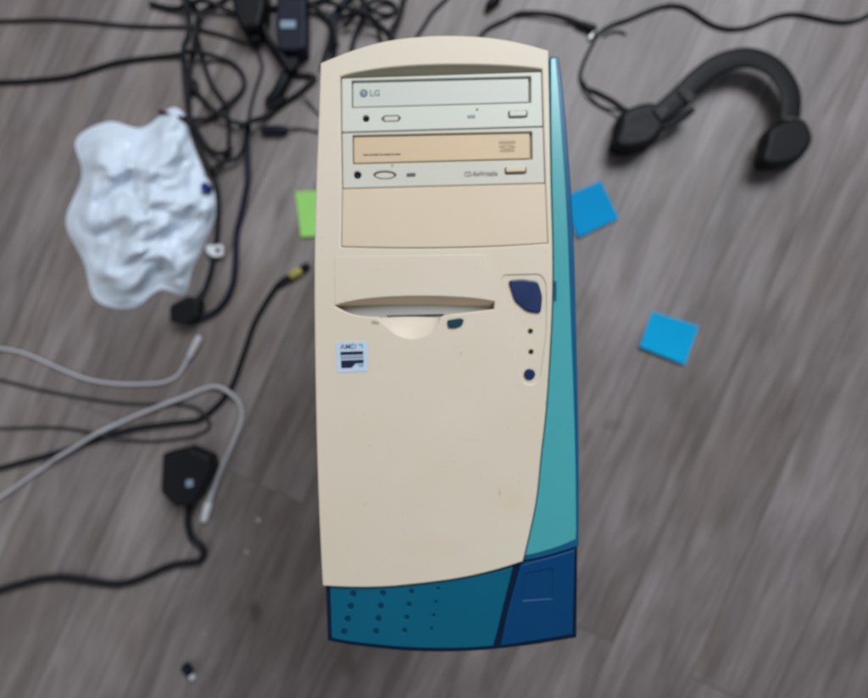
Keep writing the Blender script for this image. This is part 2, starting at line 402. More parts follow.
bay_top = [(340.5, 77), (352, 73.5), (380, 68.8), (410, 66.0), (440, 64.8), (470, 64.7), (500, 65.6), (525, 67.3), (542, 69.3)]
bay = op(bay_top, 4)[:-1] + [(542, 69.3), (543.5, 126), (545.5, 183), (548.3, 243.3)] + op([(548.3, 243.3), (500, 246.3), (445, 248), (395, 248.2), (341, 247)], 4)[1:] + [(342, 188.5), (341, 132)]
lens = op([(335, 306), (347, 302.6), (365, 299.5), (390, 297.3), (420, 296.5), (450, 297.2), (475, 299), (494.5, 302)], 4)[:-1] + \
       [(494.5, 302), (494.3, 309)] + op([(494.3, 309), (470, 312), (452, 314), (441, 316.5)], 4)[1:] + \
       op([(441, 316.5), (436, 326), (428, 333.5), (413, 338), (398, 334.5), (387, 326), (377, 317)], 5)[1:] + \
       op([(377, 317), (362, 316), (349, 313), (335, 306)], 4)[1:-1]
power = rnd([(503, 275.5), (541, 274.5), (546, 284), (546, 330), (540, 377), (535, 384), (525, 384), (519.5, 373), (508, 310), (501, 283)], 5)
bezel = plate('front_bezel', [outline, bay, lens, power], ZF - .016, ZF, .0010, M['cream'], T)
plate('bezel_rim', [outline], ZF - .028, ZF - .0165, .0006, M['cream'], bezel, zref=ZF)

# chassis behind the bezel
body = rnd([(322, 60), (572, 60), (572, 640), (326, 640)], 3)
plate('chassis', [body], 0.004, ZF - .0285, .002, M['steel'], T, zref=ZF)
for (a, b) in (((321.2, 66), (321.9, 634)), ((572.1, 66), (572.8, 634))):
    plate('side_panel', [[(a[0], a[1]), (b[0], a[1]), (b[0], b[1]), (a[0], b[1])]], 0.012, ZF - .034, .0002, M['steel'], T, zref=ZF)
for (fx, fy) in ((345, 90), (550, 90), (345, 610), (550, 610)):
    plate('rear_foot', [circ(fx, fy, 11)], 0.0, 0.0042, .001, M['black'], T, zref=ZF)

# drive bay: arch above the drives, with shade put into its colour
ax = op(bay_top, 4)
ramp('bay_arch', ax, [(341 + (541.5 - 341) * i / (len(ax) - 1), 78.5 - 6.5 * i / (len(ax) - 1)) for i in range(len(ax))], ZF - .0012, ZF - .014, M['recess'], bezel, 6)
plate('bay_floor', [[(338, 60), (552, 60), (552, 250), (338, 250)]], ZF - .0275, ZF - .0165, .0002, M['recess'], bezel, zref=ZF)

S = 0.031                                            # the drives' slight tilt
def drive(label, quad, tray, facemat, traymat):
    face = rnd(quad, 1.2)
    traywell = rnd([(tray[0][0] - 1.2, tray[0][1] - 1.6), (tray[1][0] + 2.4, tray[1][1] - 1.6), (tray[2][0] + 2.4, tray[2][1] + 1.3), (tray[3][0] - 1.2, tray[3][1] + 1.3)], .8)
    return face, traywell

# drive one
q1 = [(341.4, 77.8), (541.6, 71.2), (543.0, 125.6), (341.6, 131.5)]
t1 = [(352.5, 81.6), (529, 77.2), (529, 100.8), (352.5, 106)]
f, well = drive('', q1, t1, None, None)
jack1, wheel1 = circ(365.7, 118, 3.3), rnd(rect(382.6, 115.2, 399.4, 121.3, .03), 3)
btn1 = rnd(rect(508.5, 110.6, 527.5, 117.6, .03), 2)
D1 = plate('optical_drive', [f, well, jack1, wheel1, btn1], ZF - .012, ZF - .0012, .0006, M['greyplastic'], T, zref=ZF)
D1['label'] = 'grey optical drive at the top of the bay with a round emblem'
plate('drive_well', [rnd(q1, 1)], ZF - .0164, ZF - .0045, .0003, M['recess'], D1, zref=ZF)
TR1 = plate('tray_door', [rnd(t1, 1)], ZF - .0124, ZF - .0022, .0005, M['traygrey'], D1, zref=ZF)
plate('headphone_jack', [circ(365.7, 118, 3.1)], ZF - .0060, ZF - .0036, .0002, M['hole'], D1, zref=ZF)
join_plates('volume_wheel', [([rnd(rect(383.5, 115.8, 398.5, 120.6, .03), 2)], ZF - .0124, ZF - .0012, .0006)], M['greyplastic2'], D1, ZF)
join_plates('volume_mark', [([circ(382.8, 118, 1.5)], ZF - .0013, ZF - .0008, .0001), ([circ(399.4, 117.2, 1.4)], ZF - .0013, ZF - .0008, .0001)], M['ink'], D1, ZF)
plate('indicator_light', [rnd(rect(467.5, 114.6, 475.5, 117.4, .03), 1)], ZF - .0013, ZF - .0008, .0001, M['inkpale'], D1, zref=ZF)
plate('eject_pinhole', [circ(477.2, 109, 1.1)], ZF - .0013, ZF - .0009, .0001, M['ink'], D1, zref=ZF)
plate('eject_button', [rnd(rect(509.6, 111.0, 526.4, 116.4, .03), 1.8)], ZF - .0124, ZF + .0002, .0006, M['greyplastic'], D1, zref=ZF)
# emblem: a round mark and two letters
zt = ZF - .0021
def meshes_join(name, parts, mat, parent):
    b = bmesh.new()
    for me in parts: b.from_mesh(me); bpy.data.meshes.remove(me)
    me = bpy.data.meshes.new(name); b.to_mesh(me); b.free(); return link_mesh(name, me, mat, parent, smooth=False)
meshes_join('maker_emblem', [plate_mesh([circ(363.3, 92, 4.1), circ(363.3, 92, 3.2)], zt - .0001, zt, .00002, ZF), plate_mesh([circ(363.3, 92, 3.0), circ(361.9, 90.6, .7), rect(363.4, 89.6, 364.3, 93.6)], zt - .0001, zt, .00002, ZF)], M['inkblue'], TR1)
meshes_join('maker_letters', [text_mesh('LG', 369.2, 94.9, 6.0, zt, 1.5, .22, 1.02)], M['inkmid'], TR1)

# drive two
q2 = [(341.8, 132.6), (543.4, 126.7), (545.0, 182.5), (342.6, 187.9)]
t2 = [(353.4, 136.4), (530, 132.6), (530.4, 157.6), (353.6, 162.4)]
f, well = drive('', q2, t2, None, None)
D2 = plate('optical_drive', [f, well, circ(357.2, 174.6, 3.8), circ(384.5, 174.6, 11.5, 28, 4.2), rnd(rect(505, 167.2, 526.5, 174.2, .03), 2)], ZF - .012, ZF - .0012, .0006, M['greyplastic2'], T, zref=ZF)
D2['label'] = 'second optical drive with a yellowed tan tray door'
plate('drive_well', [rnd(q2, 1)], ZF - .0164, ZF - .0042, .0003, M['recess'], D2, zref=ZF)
TR2 = plate('tray_door', [rnd(t2, 1)], ZF - .0124, ZF - .0018, .0005, M['traytan'], D2, zref=ZF)
plate('headphone_jack', [circ(357.2, 174.6, 3.6)], ZF - .0060, ZF - .0036, .0002, M['hole'], D2, zref=ZF)
plate('volume_wheel', [circ(384.5, 175.2, 9.5, 28, 3.2)], ZF - .0124, ZF - .0010, .0008, M['greyplastic2'], D2, zref=ZF)
plate('indicator_light', [rnd(rect(406.5, 172.8, 415.5, 176.2, .03), 1.2)], ZF - .0013, ZF - .0008, .0001, M['ink'], D2, zref=ZF)
plate('eject_pinhole', [circ(392.2, 165, 1.2)], ZF - .0013, ZF - .0009, .0001, M['inkpale'], D2, zref=ZF)
plate('eject_button', [rnd(rect(506, 166.6, 525.6, 172.2, .03), 1.6)], ZF - .0124, ZF + .0004, .0006, M['cover'], D2, zref=ZF)
zt2 = ZF - .0017
lines = []
x = 363.0
for wd in (5, 3.2, 6, 4, 7, 3, 5, 4.6):
    if x + wd > 405: break
    lines.append(plate_mesh([rect(x, 153.4 - .018 * (x - 363), x + wd, 154.9 - .018 * (x - 363))], zt2 - .0001, zt2, .00001, ZF)); x += wd + .7
meshes_join('printed_line', lines, M['ink'], TR2)
meshes_join('disc_emblem', [plate_mesh([rnd(rect(499, 140.4, 516, 143.4, .03), .8)], zt2 - .0001, zt2, .00001, ZF), plate_mesh([circ(507.5, 146.2, 8.6, 24, 2.2), circ(507.5, 146.2, 3, 24, .8)], zt2 - .0001, zt2, .00001, ZF), plate_mesh([rnd(rect(500, 149.0, 515, 151.4, .03), .8)], zt2 - .0001, zt2, .00001, ZF)], M['tandark'], TR2)
zt3 = ZF - .0011
meshes_join('printed_writing', [text_mesh('CD-ReWritable', 464.3, 176.3, 4.9, zt3, 1.6, .10, .74)], M['ink'], D2)

# blank bay cover
bc = [(342.4, 188.9), (545.3, 183.5), (547.8, 242.9)] + op([(547.8, 242.9), (500, 245.7), (445, 247.3), (395, 247.5), (341.5, 246.4)], 4)[1:]
plate('bay_cover', [rnd(bc, .7, 2)], ZF - .012, ZF - .0004, .0006, M['cover'], T, zref=ZF)

# floppy bay: raised flap, sloped brow, grey drive face with slot, finger scoop
flap = rnd([(334.5, 256.3), (484.5, 255.0), (487, 257), (495.3, 300.2)], 1.5)
flaptop = rnd([(334.3, 256.5), (485.0, 254.6), (495.2, 300.4), (488, 298.9)], 1)
fl_out = [(334.5, 256.4), (484.8, 254.8), (495.0, 300.6)] + op([(494.5, 301.3), (475, 298.3), (450, 296.6), (420, 295.9), (390, 296.7), (365, 298.9), (347, 302.0), (335, 305.2)], 4)
FB = plate('floppy_bay', [rnd(fl_out, .8, 2)], ZF - .0004, ZF + .0005, .0004, M['cream'], T, zref=ZF)
lt = op([(335.5, 305.8), (347, 302.4), (365, 299.3), (390, 297.1), (420, 296.3), (450, 297.0), (475, 298.8), (494.3, 301.8)], 4)
lb = [(p[0] * .96 + 415 * .04, 305.6 - 1.6 * math.sin(math.pi * i / (len(lt) - 1))) for i, p in enumerate(lt)]
ramp('flap_brow', lt, lb, ZF - .0008, ZF - .0085, M['cover'], FB, 6)
plate('floppy_drive', [[(330, 292), (500, 292), (500, 321), (330, 321)]], ZF - .0150, ZF - .0090, .0002, M['floppygrey'], FB, zref=ZF)
plate('disk_slot', [rnd([(386, 314.8), (444, 313.2), (444, 315.6), (386, 317.4)], .6)], ZF - .0091, ZF - .0088, .0001, M['slot'], FB, zref=ZF)
so = op([(443, 315.5), (437, 326.5), (428.5, 334), (413, 338.6), (397.5, 335), (386, 326.5), (375.5, 316.2)], 6)
si = [(441 - (441 - 378) * i / (len(so) - 1), 317.0 - 1.0 * math.sin(math.pi * i / (len(so) - 1))) for i in range(len(so))]
ramp('finger_scoop', so, si, ZF - .0006, ZF - .0088, M['cream'], FB, 10, ease=.75)
plate('floppy_eject_button', [rnd([(447, 320.2), (460.5, 318.0), (464, 319.5), (462, 325.5), (455, 328.2), (448, 327.6)], 1.8)], ZF - .002, ZF + .0016, .0006, M['tealbtn'], FB, zref=ZF)
plate('floppy_light', [rnd(rect(371.5, 320.6, 378.8, 323.6, -.15), 1.2)], ZF - .001, ZF + .0002, .0001, M['recess'], FB, zref=ZF)

# power cluster
PC = plate('power_panel', [rnd([(499, 272), (549, 272), (548, 388), (515, 388)], 3)], ZF - .0160, ZF - .0008, .0003, M['cream'], T, zref=ZF)
plate('power_button', [smooth_loop(rnd([(508, 280.5), (522, 279), (538, 281.5), (542.3, 296), (540.8, 313.5), (527, 311.5), (514.5, 301)], 4, 3), 2)], ZF - .002, ZF + .0012, .0012, M['navybtn'], PC, zref=ZF, res=4)
for (x, y) in ((530.6, 331), (531.2, 351.6)):
    plate('indicator_light', [circ(x, y, 2.6)], ZF - .002, ZF - .0003, .0003, M['slot'], PC, zref=ZF)
plate('reset_button', [circ(529.6, 374.2, 5.6, 28)], ZF - .002, ZF + .0008, .0008, M['navybtn'], PC, zref=ZF, res=3)

# case badge
ST = plate('case_sticker', [rnd([(336, 342), (367.5, 341), (368, 371.4), (336.6, 372.6)], 1)], ZF - .0001, ZF + .0003, .0001, M['stickerwhite'], T, zref=ZF)
zs = ZF + .0004
meshes_join('sticker_letters', [text_mesh('AMD', 340.3, 349.3, 5.2, zs, 1.5, .06, 1.0)], M['stickertext'], ST)
meshes_join('sticker_arrow', [plate_mesh([[(357.5, 344), (363, 343.8), (363, 349), (361, 347), (361, 345.8), (359.3, 345.8)]], zs - .0001, zs, .00001, ZF)], M['stickerteal'], ST)
meshes_join('sticker_band', [plate_mesh([rect(340.4, 351.8, 363.2, 355.2, .03)], zs - .0001, zs, .00001, ZF), plate_mesh([[(341, 360.4), (363.6, 359.6), (363.6, 363.2), (356, 363.5), (351.5, 368), (341.3, 368.2)]], zs - .0001, zs, .00001, ZF)], M['stickernavy'], ST)
meshes_join('sticker_panel', [plate_mesh([rect(340.6, 356.0, 363.4, 359.4, .03)], zs - .0001, zs, .00001, ZF)], M['stickergrey'], ST)
meshes_join('sticker_corner', [plate_mesh([[(357, 364.2), (363.6, 363.9), (363.7, 366.8), (360, 367)]], zs - .0001, zs, .00001, ZF)], M['stickerteal'], ST)

# teal side trim
OUT = [(559.5, 55.5), (564, 90), (568, 135), (572.8, 200), (575.6, 260), (577.3, 330), (579, 400), (580, 470), (579.8, 546)]
FACE_R = [(556.6, 57), (559.6, 90), (562.8, 135), (566.8, 200), (569.4, 260), (571.8, 330), (574.4, 400), (576.2, 470), (576.8, 541.5)]
inner_up = [(p[0] + 1.0, p[1]) for p in INNER]
low = [(523.8, 562), (540, 559.0), (560, 553.6), (579.8, 547.2)]
strip_out = op(inner_up)[:] + op([(549.8, 55.2), (554, 54.4), (559.5, 55.5)], 3)[1:-1] + op(OUT)[:-1] + op(low, 3)[::-1][:-1]
strip_out = [p for i, p in enumerate(strip_out) if not (p[1] < 53.5 and p[0] < 549.6)]
lowf = [(525.5, 556.5), (540, 553.2), (560, 547.0), (576.4, 540.0)]
innf = [(p[0] + 1.2, p[1]) for p in INNER[1:-1]]
strip_face = op([(525.5, 556.5)] + innf + [(550.6, 57.6)])[:] + op(FACE_R)[:-1] + op(lowf, 3)[::-1][:-1]
SE = plate('side_trim', [strip_out], ZF - .022, ZF - .0020, .0010, M['edgeblue'], T, zref=ZF)
plate('trim_face', [strip_face], ZF - .006, ZF - .0010, .0009, M['strip'], SE, zref=ZF, res=3)
plate('trim_notch_shade', [rnd(rect(554.2, 281, 556.6, 301), 1)], ZF - .0012, ZF - .0004, .0002, M['edgeblue'], SE, zref=ZF)  # dark strip painted in for the shadow of a notch

# base: dark rim, teal grille panel, navy corner
BB = [(326.2, 644), (352, 648.8), (400, 654), (440, 655.4), (470, 654.7), (497, 652.6), (536, 648), (578.4, 641)]
base_out = [(324.2, 588.4)] + op(BB)[:-1] + [(578.4, 641), (579.4, 548.6)] + op([(579.4, 548.6), (560, 554.8), (540, 560.2), (523, 564)], 3)[1:-1] + op([(p[0], p[1] + 1.6) for p in BOT][::-1])[:-1]
RB = plate('base_trim', [base_out], ZF - .024, ZF - .0042, .0012, M['rim'], T, zref=ZF)
vents = []
for c, (x0, y0, r_, dy) in enumerate(((352.6, 595.6, 3.3, 12.7), (382.6, 595.0, 3.1, 12.8), (411.2, 593.2, 2.5, 13.1), (438.2, 590.2, 1.7, 13.5))):
    for k in range(4):
        vents.append(circ(x0 - 2.3 * k - (.25 * k * k if c == 0 else 0), y0 + dy * k, r_, 14))
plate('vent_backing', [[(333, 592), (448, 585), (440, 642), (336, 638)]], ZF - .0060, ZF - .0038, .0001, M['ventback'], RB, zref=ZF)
def top_of(x):                                       # cream's lower edge at x
    for a, b in zip(BOT[:-1], BOT[1:]):
        if a[0] <= x <= b[0]: return a[1] + (b[1] - a[1]) * (x - a[0]) / (b[0] - a[0])
gp = [(329.4, 588.2)] + op([(331, 640), (352, 643.8), (400, 648.8), (440, 650.2), (470, 649.6), (493.5, 647.8)], 4) + [(497, 636), (504, 607)] + op([(513.5, 568.6), (494, 573.9), (455, 581.6), (407, 587.4), (380, 589.0), (352, 589.3), (329.4, 588.2)], 4)[:-1]
plate('vent_panel', [gp] + vents, ZF - .008, ZF - .0030, .0003, M['base'], RB, zref=ZF)
nv = [(521.0, 566.4), (509, 610), (500.5, 648)] + op([(500.5, 648), (536, 642.8), (573.8, 636.5)], 4)[1:] + op([(575.8, 550.6), (560, 555.6), (540, 561.0), (521, 566.2)], 4)[:-1]
emb = rnd([(524.5, 576), (553.5, 570), (553.8, 599.5), (522.8, 601.8)], 2)
CP = plate('corner_panel', [nv, emb], ZF - .006, ZF - .0024, .0011, M['navy'], RB, zref=ZF)
plate('corner_emblem', [rnd([(521.5, 573), (557, 567), (557, 603), (519.5, 605)], 1.5)], ZF - .008, ZF - .0034, .0002, M['navy'], CP, zref=ZF)

# ---------------------------------------------------------------- sticky notes
def note(label, corners, mat, lift):
    n = 14; bm = bmesh.new(); g = []
    for j in range(n + 1):
        row = []
        for i in range(n + 1):
            u, v = i / n, j / n
            a = Vector(corners[0]).lerp(Vector(corners[1]), u); b = Vector(corners[3]).lerp(Vector(corners[2]), u)
            p = a.lerp(b, v)
            z = .0006 + lift * (v ** 2) * (1 - .3 * u) + .0006 * (noise.noise((u * 2, v * 2, corners[0][0])) + 1) * v
            row.append(bm.verts.new(P(p.x, p.y, z)))
        g.append(row)
    for j in range(n):
        for i in range(n): bm.faces.new((g[j][i], g[j + 1][i], g[j + 1][i + 1], g[j][i + 1]))
    bmesh.ops.recalc_face_normals(bm, faces=bm.faces)
    if sum(f.normal.z for f in bm.faces) < 0: bmesh.ops.reverse_faces(bm, faces=bm.faces)
    ex = bmesh.ops.extrude_face_region(bm, geom=list(bm.faces))
    for e in ex['geom']:
        if isinstance(e, bmesh.types.BMVert): e.co.z += .0003
    o = link_bm('sticky_note', bm, mat, None, top=True)
    return tag(o, label, 'sticky note')
note('lime green sticky note peeking out at the tower\'s left side', [(295.5, 192), (331, 190), (337, 235), (301, 237)], M['notegreen'], .003)
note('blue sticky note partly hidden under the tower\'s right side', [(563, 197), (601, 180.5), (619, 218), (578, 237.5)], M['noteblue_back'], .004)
note('bright blue sticky note lying clear on the floor, right of the tower', [(652, 311), (699, 326), (685, 364.5), (639.5, 346.5)], M['noteblue'], .006)

# ---------------------------------------------------------------- adapters and plugs
def block(name, label, cat, outline_px, h, mat, bev=.004, z0=0.0005, r=3):
    o = empty(name, P(sum(p[0] for p in outline_px) / len(outline_px), sum(p[1] for p in outline_px) / len(outline_px), 0), label, cat)
    plate('housing', [rnd(outline_px, r)], z0, h, bev, mat, o, zref=h * .6, res=3)
    return o
A1 = block('power_adapter', 'black wedge-shaped plug adapter at the top edge, left of the labelled one', 'power adapter',
           [(236, -12), (268, -10), (267, 14), (262, 33), (244, 34.5), (239.5, 24), (234.5, 6)], .042, M['black'], .006)
plate('cable_collar', [rnd([(246, 30), (260, 30), (258, 40), (249, 40)], 2)], .006, .024, .003, M['rubber'], A1)
A2 = block('power_adapter', 'black block adapter with a pale blue glinting label, at the top left of the tower', 'power adapter',
           [(279, -10), (307, -10), (308, 30), (307.5, 53), (300, 55.5), (282, 55.5), (278.5, 40)], .036, M['bluerubber'], .004)
plate('label_glint', [rnd(rect(280.5, 20.8, 295.5, 28.2, .01), 1.5)], .0355, .0364, .0001, M['labelglint'], A2, zref=.036)  # label whose pale tone carries a bluish-white reflection
plate('cable_collar', [rnd([(281, 53), (299, 53), (295, 68), (285, 68)], 2)], .006, .024, .003, M['rubber'], A2)
A3 = block('power_adapter', 'black adapter at the left edge beneath the black cable loop', 'power adapter',
           [(166, 452), (192, 446), (213, 455), (216, 468), (207, 486), (198, 503), (178, 505), (164, 490)], .034, M['black'], .006)
plate('label_glint', [rnd(rect(186, 480, 193, 487, .1), 1)], .0336, .0343, .0001, M['labelglint'], A3, zref=.034)  # painted blue glint on the housing, not a label
A4 = block('power_adapter', 'small black adapter beside the lower end of the white bag', 'power adapter',
           [(172, 306), (190, 296), (202, 300), (201, 318), (190, 326), (172, 322)], .026, M['black'], .005)

def plug(name, label, cat, a, b, r0, r1, mat, tip=None, z=None):
    """moulded plug: fat rounded body from a to b (px)"""
    zc = z or max(r0, r1)
    pa, pb = P(a[0], a[1], zc), P(b[0], b[1], zc)
    o = empty(name, (pa.x, pa.y, 0), label, cat)
    bm = bmesh.new(); prof = [(0, .45), (.06, .8), (.15, 1), (.6, 1.0), (.8, .92), (.92, .75), (1, .45)]
    tube_bm(bm, [pa.lerp(pb, t) for t, _ in prof], [(r0 * (1 - t) + r1 * t) * s for t, s in prof], 16)
    link_bm('plug_body', bm, mat, o)
    if tip:
        d = (pb - pa).normalized(); bm = bmesh.new(); L_ = tip[0]
        tube_bm(bm, [pb - d * .002, pb + d * L_ * .75, pb + d * L_ * .8, pb + d * L_], [tip[1], tip[1], tip[1] * .8, tip[1] * .4], 14)
        link_bm('plug_tip', bm, tip[2], o)
    return o

def cable(label, pts, r, mat='rubber', cat='cable', group=None, **kw):
    return tag(link_bm('cable', cable_bm(pts, r, **kw), M[mat], None, top=True), label, cat, group)

# --- left bundle
cable('thin dark grey cable crossing the top left and curving down to the bundle', [(-20, 22), (60, 20), (130, 26), (187, 27.5), (209, 32), (227, 36.6), (238, 41), (249, 44.6), (257, 51), (261.5, 62), (262, 70), (258, 82), (255, 90), (251, 106), (249, 117), (248, 127)], .0028, 'rubbergrey')
cable('thick blue-black cable winding down from the bundle to the small adapter', [(250, 126), (247.5, 136), (247, 152), (248, 174), (245, 198), (240, 218), (237, 232), (236, 250), (235.5, 266), (233.5, 283), (227, 298), (217, 310), (207, 315.5), (196, 316)], .0050, 'bluerubber', ze=.012)
cable('black cable running down the photo\'s left edge behind the white bag', [(170, -20), (184, -4), (196, 9), (200.5, 20), (198.5, 32), (195, 46), (191, 62), (189, 85), (188.5, 108), (191, 124), (197, 142), (203, 156), (210, 170), (216, 184), (218.5, 205), (217, 232), (213, 262), (206, 287), (199, 303)], .0043, ze=.014)
cable('black cable coming in from the top and dropping through the cable loop', [(240, -18), (228, -3), (220, 3), (211, 9), (204, 19), (199.5, 31), (201, 45), (203, 57), (206, 70), (211, 83), (218, 94), (226, 106), (227.5, 116), (229, 126), (229, 140), (228, 152), (222, 164), (212, 172), (206, 168)], .0036)
cable('black cable looping in a wide ring at the upper left', [(-30, 84), (60, 78), (120, 62), (175, 56), (200, 56), (216, 58), (231, 62.5), (241, 72), (244.5, 83), (241.5, 92), (232, 103.6), (226, 109), (218, 115), (208, 119.8), (196, 121.8), (182, 120), (160, 112)], .0036)
cable('short black lead running from the stub at the left edge into the bundle', [(195, 84), (196, 90), (204, 100), (211, 108), (218, 114), (227, 121), (236, 124.5), (244, 127), (252, 130)], .0033)
plug('cable_plug', 'stubby black plug at the left edge beside the cable ring', 'plug', (196, 94), (194, 80), .006, .006, M['rubber'])
cable('short curved lead bridging the two black cables above the white bag', [(216, 174), (225, 166), (233, 163), (240, 159.5), (246, 151), (249, 140)], .0030)
cable('thick black cable running from the bundle towards the tower\'s top left corner', [(244, 135), (250, 130), (259, 123.5), (273, 112), (284, 103), (296, 95.5), (306, 87), (315, 78.5), (309, 75.6), (299, 75.2), (291, 72)], .0042)
plug('connector_plug', 'fat black connector below the labelled adapter', 'plug', (271, 104), (290, 70), .0085, .0100, M['black'])
cable('black lead leaving the labelled adapter and bending into the fat connector', [(290, 62), (289, 72), (281, 86), (270, 96), (267.5, 104), (271, 109.5), (279, 106), (287, 99)], .0030, zs=.014)
cable('short dark lead beside the labelled adapter\'s left edge', [(262, 30), (268, 40), (274, 52), (281, 63), (287, 71)], .0036, zs=.014)
plug('cable_plug', 'black moulded plug lying level below the fat connector', 'plug', (261, 130.5), (288, 130), .0066, .0078, M['bluerubber'])
cable('thin grey lead running from the level plug under the tower', [(287, 130), (296, 129.3), (304, 129.4), (316, 131.5), (332, 136)], .0017, 'rubbergrey', zs=.006)
cable('thin grey wire curving beside the tower\'s upper left edge', [(302, 97), (307, 101), (311, 106), (316, 112), (326, 122)], .0016, 'rubbergrey')  # thin tube added in place of a faint grey shadow

cable('black cable running level along the top edge behind the two adapters', [(150, 4), (180, 10), (205, 6), (228, 12), (250, 18), (270, 9), (292, 6), (318, 2), (338, -10)], .0040)
cable('black cable sagging between the wedge adapter and the labelled adapter', [(264, -10), (267, 8), (266, 26), (271, 42), (279, 54), (286, 64), (296, 78)], .0044)
cable('black cable tracing the far left edge above the white bag', [(186, -16), (189, 4), (192, 22), (190, 44), (187.5, 66), (188.5, 92), (192, 112), (199, 132), (210, 150), (224, 156), (236, 148)], .0040)
# --- behind the tower's top
cable('black cable arching from the labelled adapter to the tower\'s top left corner', [(296, 2), (307, 6), (315, 9.5), (324, 16), (330.5, 24), (332, 33), (329, 43), (324.5, 57), (322, 70)], .0044, zs=.018)
cable('blue-black cable dropping from the top to the tower\'s left corner', [(362, -18), (352, -6), (344, 3), (336, 16), (333.5, 27), (335.5, 40), (334, 54), (330, 68)], .0052, 'bluerubber')
cable('black cable slanting in from the tangle to the tower\'s top left corner', [(372, 8), (358, 12), (347, 19), (339, 28), (337, 40), (340, 54)], .0034)
cable('black cable hanging straight from the top into the tangle above the tower', [(366, -16), (364, 2), (364, 14), (361.5, 24), (356, 34), (352, 47), (352, 58)], .0040)
cable('black cable waving across the tangle above the tower\'s top', [(326, 6), (340, 12), (352, 15.5), (367, 18), (380, 26), (389, 34), (394, 46)], .0034)
cable('small black cable loop above the tower\'s top left curve', [(365, 22), (369, 10), (378, 3), (389, 2.5), (396, 8), (392, 14.5), (381, 16), (372, 14), (362, 6), (352, -8)], .0032)
cable('thick black cable bending down to the middle of the tangle above the tower', [(408, -16), (403, 2), (400, 14), (396, 25), (392, 35), (393, 46)], .0050)
cable('black cable looping twice between the tangle and the tower\'s arch', [(345, 30), (354, 24), (366, 24), (376, 30), (381, 40), (384, 52)], .0030)
cable('thin black cable slanting down alone to the top of the tower\'s arch', [(462, -18), (450, -5), (442, 3), (433, 12), (425, 24), (418, 35), (412, 46)], .0028)
plug('cable_plug', 'black plug poking in at the top edge above the tower\'s arch', 'plug', (500, -6), (486, 9), .0085, .0060, M['black'])
cable('black cable leaving the top edge plug upwards', [(499, -4), (512, -12), (530, -24)], .0028, zs=.008)

# --- jack cable
N_ = empty('audio_cable', P(481, 36), 'black audio cable with a jack plug beside the tower\'s top right corner', 'cable')
link_bm('lead', cable_bm([(474, 46), (481, 35.5), (486, 30), (494, 25), (506, 20), (517, 14), (530, 12.5), (546, 13.6), (562, 16.6), (577, 23)], .0030, ze=.006), M['rubber'], N_)
link_bm('lead', cable_bm([(516, 15.5), (530, 15), (548, 18), (562, 21), (577, 24)], .0016, ze=.006), M['rubber'], N_)
a, b = P(575, 22.5, .006), P(596, 30, .006); bm = bmesh.new()
tube_bm(bm, [a.lerp(b, t) for t in (0, .1, .3, .8, .95, 1)], [.0032, .0045, .0055, .0066, .0066, .005], 14); link_bm('jack_body', bm, M['black'], N_)
a, b = P(595, 31, .005), P(588.5, 40, .0035); bm = bmesh.new()
tube_bm(bm, [a, a.lerp(b, .35), a.lerp(b, .4), a.lerp(b, .85), b], [.0036, .0036, .0022, .0028, .001], 14); link_bm('jack_pin', bm, M['metal'], N_)

# --- headset
H = empty('headset', P(640, 128), 'black headset with microphone arm lying on the floor at the upper right', 'headset')
cup = smooth_loop([(616, 125), (618, 117), (626, 110), (640, 104.5), (652, 104), (659, 109), (664, 124), (659.5, 136), (648, 147.5), (630, 153), (615, 152), (611, 145), (614, 135)], 5)
cc = Vector((638, 128))
def shrink(lp, s, dx=0, dy=0): return [tuple(cc + (Vector(p) - cc) * s + Vector((dx, dy))) for p in lp]
plate('ear_cushion', [shrink(cup, 1.0, -1, 1)], .001, .026, .010, M['foam'], H, zref=.015, res=4)
SH = plate('ear_cup', [shrink(cup, .92, 1, -1)], .024, .044, .007, M['black'], H, zref=.034, res=4)
plate('cup_ring', [shrink(cup, .60, 1, -1), shrink(cup, .52, 1, -1)], .0436, .0452, .0005, M['rubbergrey'], SH, zref=.044)
def ribbon(pts, wid, th, zs):
    bm = bmesh.new(); c = smooth_loop([(p[0], p[1]) for p in pts], 8, closed=False); n = len(c); rings = []
    for i in range(n):
        t = Vector(c[min(i + 1, n - 1)]) - Vector(c[max(i - 1, 0)]); t.normalize(); s = Vector((-t.y, t.x))
        z = zs[0] + (zs[1] - zs[0]) * i / (n - 1); ring = []
        for k in range(16):
            a = 2 * math.pi * k / 16
            ex = math.copysign(abs(math.cos(a)) ** .5, math.cos(a)) * wid / 2; ez = math.copysign(abs(math.sin(a)) ** .5, math.sin(a)) * th / 2
            p = Vector(c[i]) + s * ex; ring.append(bm.verts.new(P(p.x, p.y, z + ez)))
        rings.append(ring)
    for i in range(n - 1):
        for k in range(16): bm.faces.new((rings[i][k], rings[i][(k + 1) % 16], rings[i + 1][(k + 1) % 16], rings[i + 1][k]))
    bm.faces.new(rings[0]); bm.faces.new(rings[-1][::-1]); return bm
link_bm('headband', ribbon([(652, 122), (664, 111), (680, 96.5), (698, 79), (720, 64), (748, 58), (774, 68), (790, 92), (790, 118)], 21, .012, (.036, .030)), M['black'], H)
plate('hinge', [rnd([(650, 112), (662, 104), (670, 112), (659, 124)], 3)], .028, .048, .003, M['rubbergrey'], H, zref=.04)
plate('size_slider', [rnd([(676, 92), (684, 85), (696, 97), (688, 105)], 3)], .028, .0435, .002, M['rubbergrey'], H, zref=.04)
cup2 = [(p[0] + 146, p[1] + 16) for p in cup]
plate('ear_cushion', [cup2], .001, .026, .010, M['foam'], H, zref=.015, res=4)
plate('ear_cup', [[(785 + (p[0] - 785) * .92, 144 + (p[1] - 144) * .92) for p in cup2]], .024, .044, .007, M['black'], H, zref=.034, res=4)
